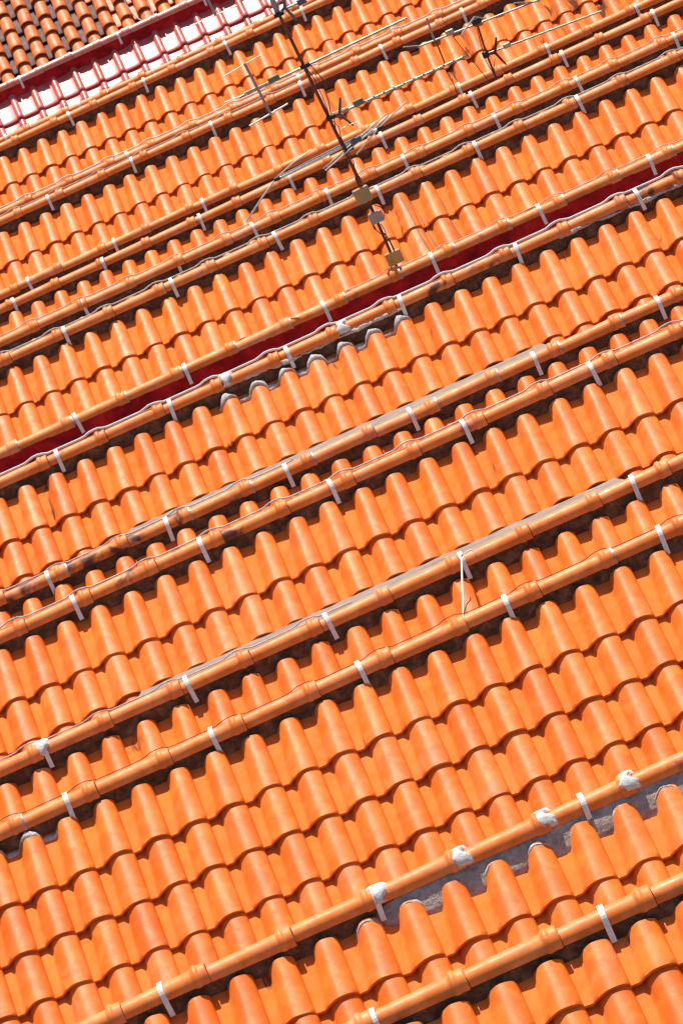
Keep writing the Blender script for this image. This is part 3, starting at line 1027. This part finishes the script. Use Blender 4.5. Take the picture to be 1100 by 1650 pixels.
# ------------------------------------------------------------------ television antennas
def part(name, pl, r, mat, parent, Y, off, seg=8, flat=None):
    """rod through photo pixels in the vertical plane of the mast"""
    pts = []
    for p in pl:
        q = at_y(p[0], p[1], Y + (p[2] if len(p) > 2 else 0)) - off
        pts.append(q)
    if flat:
        a, b = pts[0], pts[-1]
        t = (b - a).normalized()
        sd = t.cross(Vector((0, 1, 0))).normalized() * flat
        th = Vector((0, r, 0))
        V = [a - sd - th, a + sd - th, a + sd + th, a - sd + th, b - sd - th, b + sd - th, b + sd + th, b - sd + th]
        return put(name, mesh(name, V, [(3, 2, 1, 0), (4, 5, 6, 7), (0, 1, 5, 4), (1, 2, 6, 5), (2, 3, 7, 6), (3, 0, 4, 7)], M[mat], False), parent)
    return put(name, tube_mesh(name, pts, r, M[mat], seg), parent)

def box_at(name, px, size, mat, parent, Y, off, rz=0, dy=-.05):
    p = at_y(px[0], px[1], Y + dy) - off
    o = put(name, box_mesh(name, *size, M[mat]), parent)
    o.location = p
    o.rotation_euler = (math.radians(-6), math.radians(random.uniform(-3, 3)), math.radians(rz))
    return o

def directors(boom, pl, Y, off, ts, hl, mat, r=.003):
    a, b = at_y(*pl[0], Y) - off, at_y(*pl[1], Y) - off
    for t in ts:
        c = a.lerp(b, t)
        put('element', tube_mesh('element', [c + Vector((0, -hl, .004)), c + Vector((0, hl, .004))], r, M[mat], 6), boom)

def fork(px_c, arms, mat, parent, Y, off, w=.012):
    c = at_y(*px_c, Y) - off
    V, Fc = [], []
    for ax, ay, dy in arms:
        e = at_y(ax, ay, Y + dy) - off
        t = (e - c).normalized()
        sd = t.cross(Vector((0, 1, 0))).normalized() * w
        th = Vector((0, .008, 0))
        b = len(V)
        for q, k in ((c, 1.0), (e, .65)):
            V += [q - sd * k - th, q + sd * k - th, q + sd * k + th, q - sd * k + th]
        Fc += [tuple(b + i for i in f) for f in [(3, 2, 1, 0), (4, 5, 6, 7), (0, 1, 5, 4), (1, 2, 6, 5), (2, 3, 7, 6), (3, 0, 4, 7)]]
    return put('reflector_fork', mesh('reflector_fork', V, Fc, M[mat], False), parent)

def antenna_main():
    Y = ROOFS[8]['y'] + .30
    foot = at_y(640, 432, Y)
    off = Vector((foot.x, foot.y, foot.z - .45))
    root = bpy.data.objects.new('tv_antenna', None)
    col.objects.link(root)
    root.location = off
    tag(root, 'tall rusty antenna mast with several aerial booms and three small boxes', 'antenna', 'television antennas on the roofs')
    P = lambda *a, **k: part(*a, root, Y, off, **k)
    top = at_y(437, 0, Y)
    mast = put('mast', tube_mesh('mast', [(0, 0, 0), (0, 0, .5), tuple(at_y(583, 300, Y) - off), tuple(top - off + Vector((0, 0, .15)))], [.011, .011, .013, .0125], M['rust'], 10), root)
    P('mast_sleeve', [(575, 285), (590, 318)], .021, 'rust')
    P('mast_sleeve', [(437, -4), (447, 20)], .020, 'pinkish_bar')
    box_at('junction_box', (584, 314), (.118, .06, .115), 'beige_box', root, Y, off, 8)
    box_at('junction_box', (606, 350), (.105, .06, .085), 'grey_box', root, Y, off, -6)
    box_at('junction_box', (635, 415), (.120, .06, .100), 'ochre_box', root, Y, off, 5)
    # stubby connectors under the boxes
    for (x, y) in ((586, 331), (592, 330), (598, 333), (630, 430), (637, 432), (643, 430), (601, 363)):
        P('connector', [(x, y, -.05), (x + 3, y + 7, -.05)], .006, 'black')
    for (x, y) in ((449, 23), (491, 106), (533, 189), (562, 240)):
        box_at('clamp', (x, y), (.075, .06, .035), 'black', root, Y, off, 0, -.01)
    # boom crossing low over the white cabled ridge
    pl = [(386, 157), (655, 29)]
    b1 = P('boom', pl, .0095, 'alu')
    directors(b1, pl, Y, off, [.04, .36, .62, .985], .07, 'alu', .0025)
    P('boom_tip', [(362, 165), (390, 154)], .004, 'alu_white')
    box_at('balun', (441, 127), (.085, .05, .045), 'green_box', root, Y, off, 10, -.02)
    rb = P('reflector_bar', [(394, 102), (437, 185)], .006, 'pinkish_bar', flat=.0105)
    P('reflector_rod', [(361, 123), (420, 89)], .0045, 'alu_white')
    P('reflector_rod', [(402, 203), (464, 167)], .0065, 'alu_white')
    P('boom_strut', [(393, 150), (500, 102)], .004, 'alu')
    # boom wrapped with cable, blue grey fork at its rear
    pl = [(550, 181), (748, 91)]
    b2 = P('boom', pl, .0095, 'alu')
    tw = []
    a, b = at_y(*pl[0], Y) - off, at_y(*pl[1], Y) - off
    for i in range(160):
        t = .12 + .88 * i / 159
        an = t * 78
        tw.append(a.lerp(b, t) + Vector((0, math.cos(an), math.sin(an))) * .012)
    put('cable_wrap', tube_mesh('cable_wrap', tw, .0042, M['alu_white'], 5), b2)
    directors(b2, pl, Y, off, [.06, .12, .5], .05, 'alu', .0025)
    fork((547, 184), [(548, 157, -.05), (569, 202, .05), (533, 189, 0)], 'bluegrey', root, Y, off)
    box_at('balun', (577, 165), (.08, .05, .05), 'green_box', root, Y, off, 0, -.02)
    P('reflector_rod', [(536, 182), (561, 172)], .003, 'alu_white')
    P('reflector_rod', [(549, 207), (576, 196)], .003, 'alu_white')
    # top aerial partly out of the frame
    pl = [(462, 13), (560, -32)]
    b0 = P('boom', pl, .009, 'alu')
    directors(b0, pl, Y, off, [.1, .3, .5, .7, .9], .08, 'alu')
    fork((459, 12), [(456, -14, -.05), (478, 33, .05), (449, 23, 0)], 'bluegrey', root, Y, off)
    box_at('balun', (486, 2), (.07, .05, .045), 'bluegrey', root, Y, off, 0, -.02)
    P('reflector_bar', [(318, -34), (348, 25)], .006, 'pinkish_bar', flat=.010)
    P('reflector_rod', [(310, 41), (382, 9)], .0045, 'alu_white')
    P('boom_strut', [(330, -10), (449, -62)], .006, 'alu')
    P('boom_strut', [(449, -62), (449, 23)], .006, 'alu')
    # lowest aerial: bright boom, V shaped dipoles
    pl = [(447, 289), (612, 206)]
    b3 = P('boom', pl, .0115, 'alu_white')
    put('lower_rail', tube_mesh('lower_rail', [at_y(452, 283, Y) - off, at_y(600, 207, Y) - off], .004, M['alu_white'], 6), b3)
    P('dipole', [(397, 357), (421, 320, -.02), (445, 287)], .0065, 'alu_white')
    P('dipole', [(445, 287), (470, 264, -.02), (502, 241)], .005, 'alu_white')
    P('dipole', [(520, 272, -.03), (573, 226, -.03), (622, 183, -.03)], .0055, 'alu_white')
    P('dipole', [(524, 275, -.05), (577, 229, -.05), (626, 186, -.05)], .0055, 'alu_white')
    P('dipole', [(574, 249), (611, 205, -.02), (655, 163)], .0055, 'alu_white')
    box_at('balun', (573, 226), (.085, .05, .045), 'bluegrey', root, Y, off, 0, -.03)
    box_at('clamp', (446, 288), (.05, .05, .03), 'black', root, Y, off, 0, -.01)
    box_at('clamp', (612, 206), (.05, .05, .03), 'black', root, Y, off, 0, -.01)
    # feeder wires beside the mast
    for k, pl in enumerate([
        [(492, 108), (500, 118), (508, 130), (514, 145), (520, 158), (528, 178), (531, 188)],
        [(496, 100), (512, 118), (520, 128), (523, 145), (530, 165), (533, 186)],
        [(533, 192), (546, 205), (548, 218), (552, 228), (560, 243)],
        [(538, 190), (541, 210), (549, 224), (557, 240)],
        [(562, 245), (570, 262), (571, 280), (578, 300)],
        [(602, 363), (606, 371), (615, 378), (622, 379), (628, 388), (636, 404)],
        [(613, 360), (620, 372), (622, 380), (622, 392), (628, 400)],
        [(610, 362), (614, 372), (621, 378), (629, 392), (634, 404)],
        [(618, 350), (620, 340), (612, 333), (602, 330)]]):
        P('feeder_wire', [(x, y, -.03 - .01 * (k % 3)) for x, y in pl], .0036, 'black', seg=6)

def antenna_second():
    Y = ROOFS[11]['y'] + .30
    foot = at_y(801, 132, Y)
    off = Vector((foot.x, foot.y, foot.z - .45))
    root = bpy.data.objects.new('tv_antenna', None)
    col.objects.link(root)
    root.location = off
    tag(root, 'thin antenna mast with black fork above the gappy stained tiles', 'antenna', 'television antennas on the roofs')
    P = lambda *a, **k: part(*a, root, Y, off, **k)
    put('mast', tube_mesh('mast', [(0, 0, 0), (0, 0, .45), tuple(at_y(783, 86, Y) - off), tuple(at_y(767, 34, Y) - off)], .0095, M['rust'], 8), root)
    pl = [(672, 76), (880, -5)]
    b = P('boom', pl, .0095, 'alu')
    directors(b, pl, Y, off, [.1, .5, .75], .06, 'alu', .0025)
    P('boom_tip', [(649, 76), (680, 73)], .0055, 'alu')
    P('reflector_rod', [(827, 5), (868, 2)], .006, 'alu')
    box_at('balun', (724, 52), (.075, .05, .05), 'alu', root, Y, off, 0, -.02)
    box_at('clamp', (767, 35), (.085, .06, .05), 'black', root, Y, off, 0, -.01)
    P('dipole', [(743, 56, -.03), (764, 27, -.03)], .0075, 'alu_white')
    P('dipole', [(764, 27, -.03), (782, 30, -.03)], .006, 'alu')
    P('reflector_bar', [(687, 29), (700, 67)], .006, 'pinkish_bar', flat=.009)
    P('reflector_bar', [(701, 64, .03), (716, 102, .03)], .005, 'rust', flat=.007)
    pl = [(786, 86), (968, 18)]
    b = P('boom', pl, .009, 'alu')
    directors(b, pl, Y, off, [.07, .12, .2, .6], .04, 'alu', .0025)
    fork((797, 85), [(799, 60, -.05), (815, 104, .05), (782, 88, 0)], 'black', root, Y, off, .012)
    box_at('balun', (816, 73), (.07, .05, .045), 'alu', root, Y, off, 0, -.02)
    box_at('clamp', (782, 88), (.06, .05, .06), 'black', root, Y, off, 0, -.01)
    for pl in ([(729, 58), (745, 80), (765, 103), (786, 129)], [(768, 45), (774, 70), (783, 100), (799, 126)], [(797, 95), (795, 110), (799, 126)]):
        P('feeder_wire', [(x, y, -.03) for x, y in pl], .0035, 'cable_dark', seg=6)
    o = P('stay_rod', [(727, 126), (737, 153)], .005, 'rust')
antenna_main()
antenna_second()
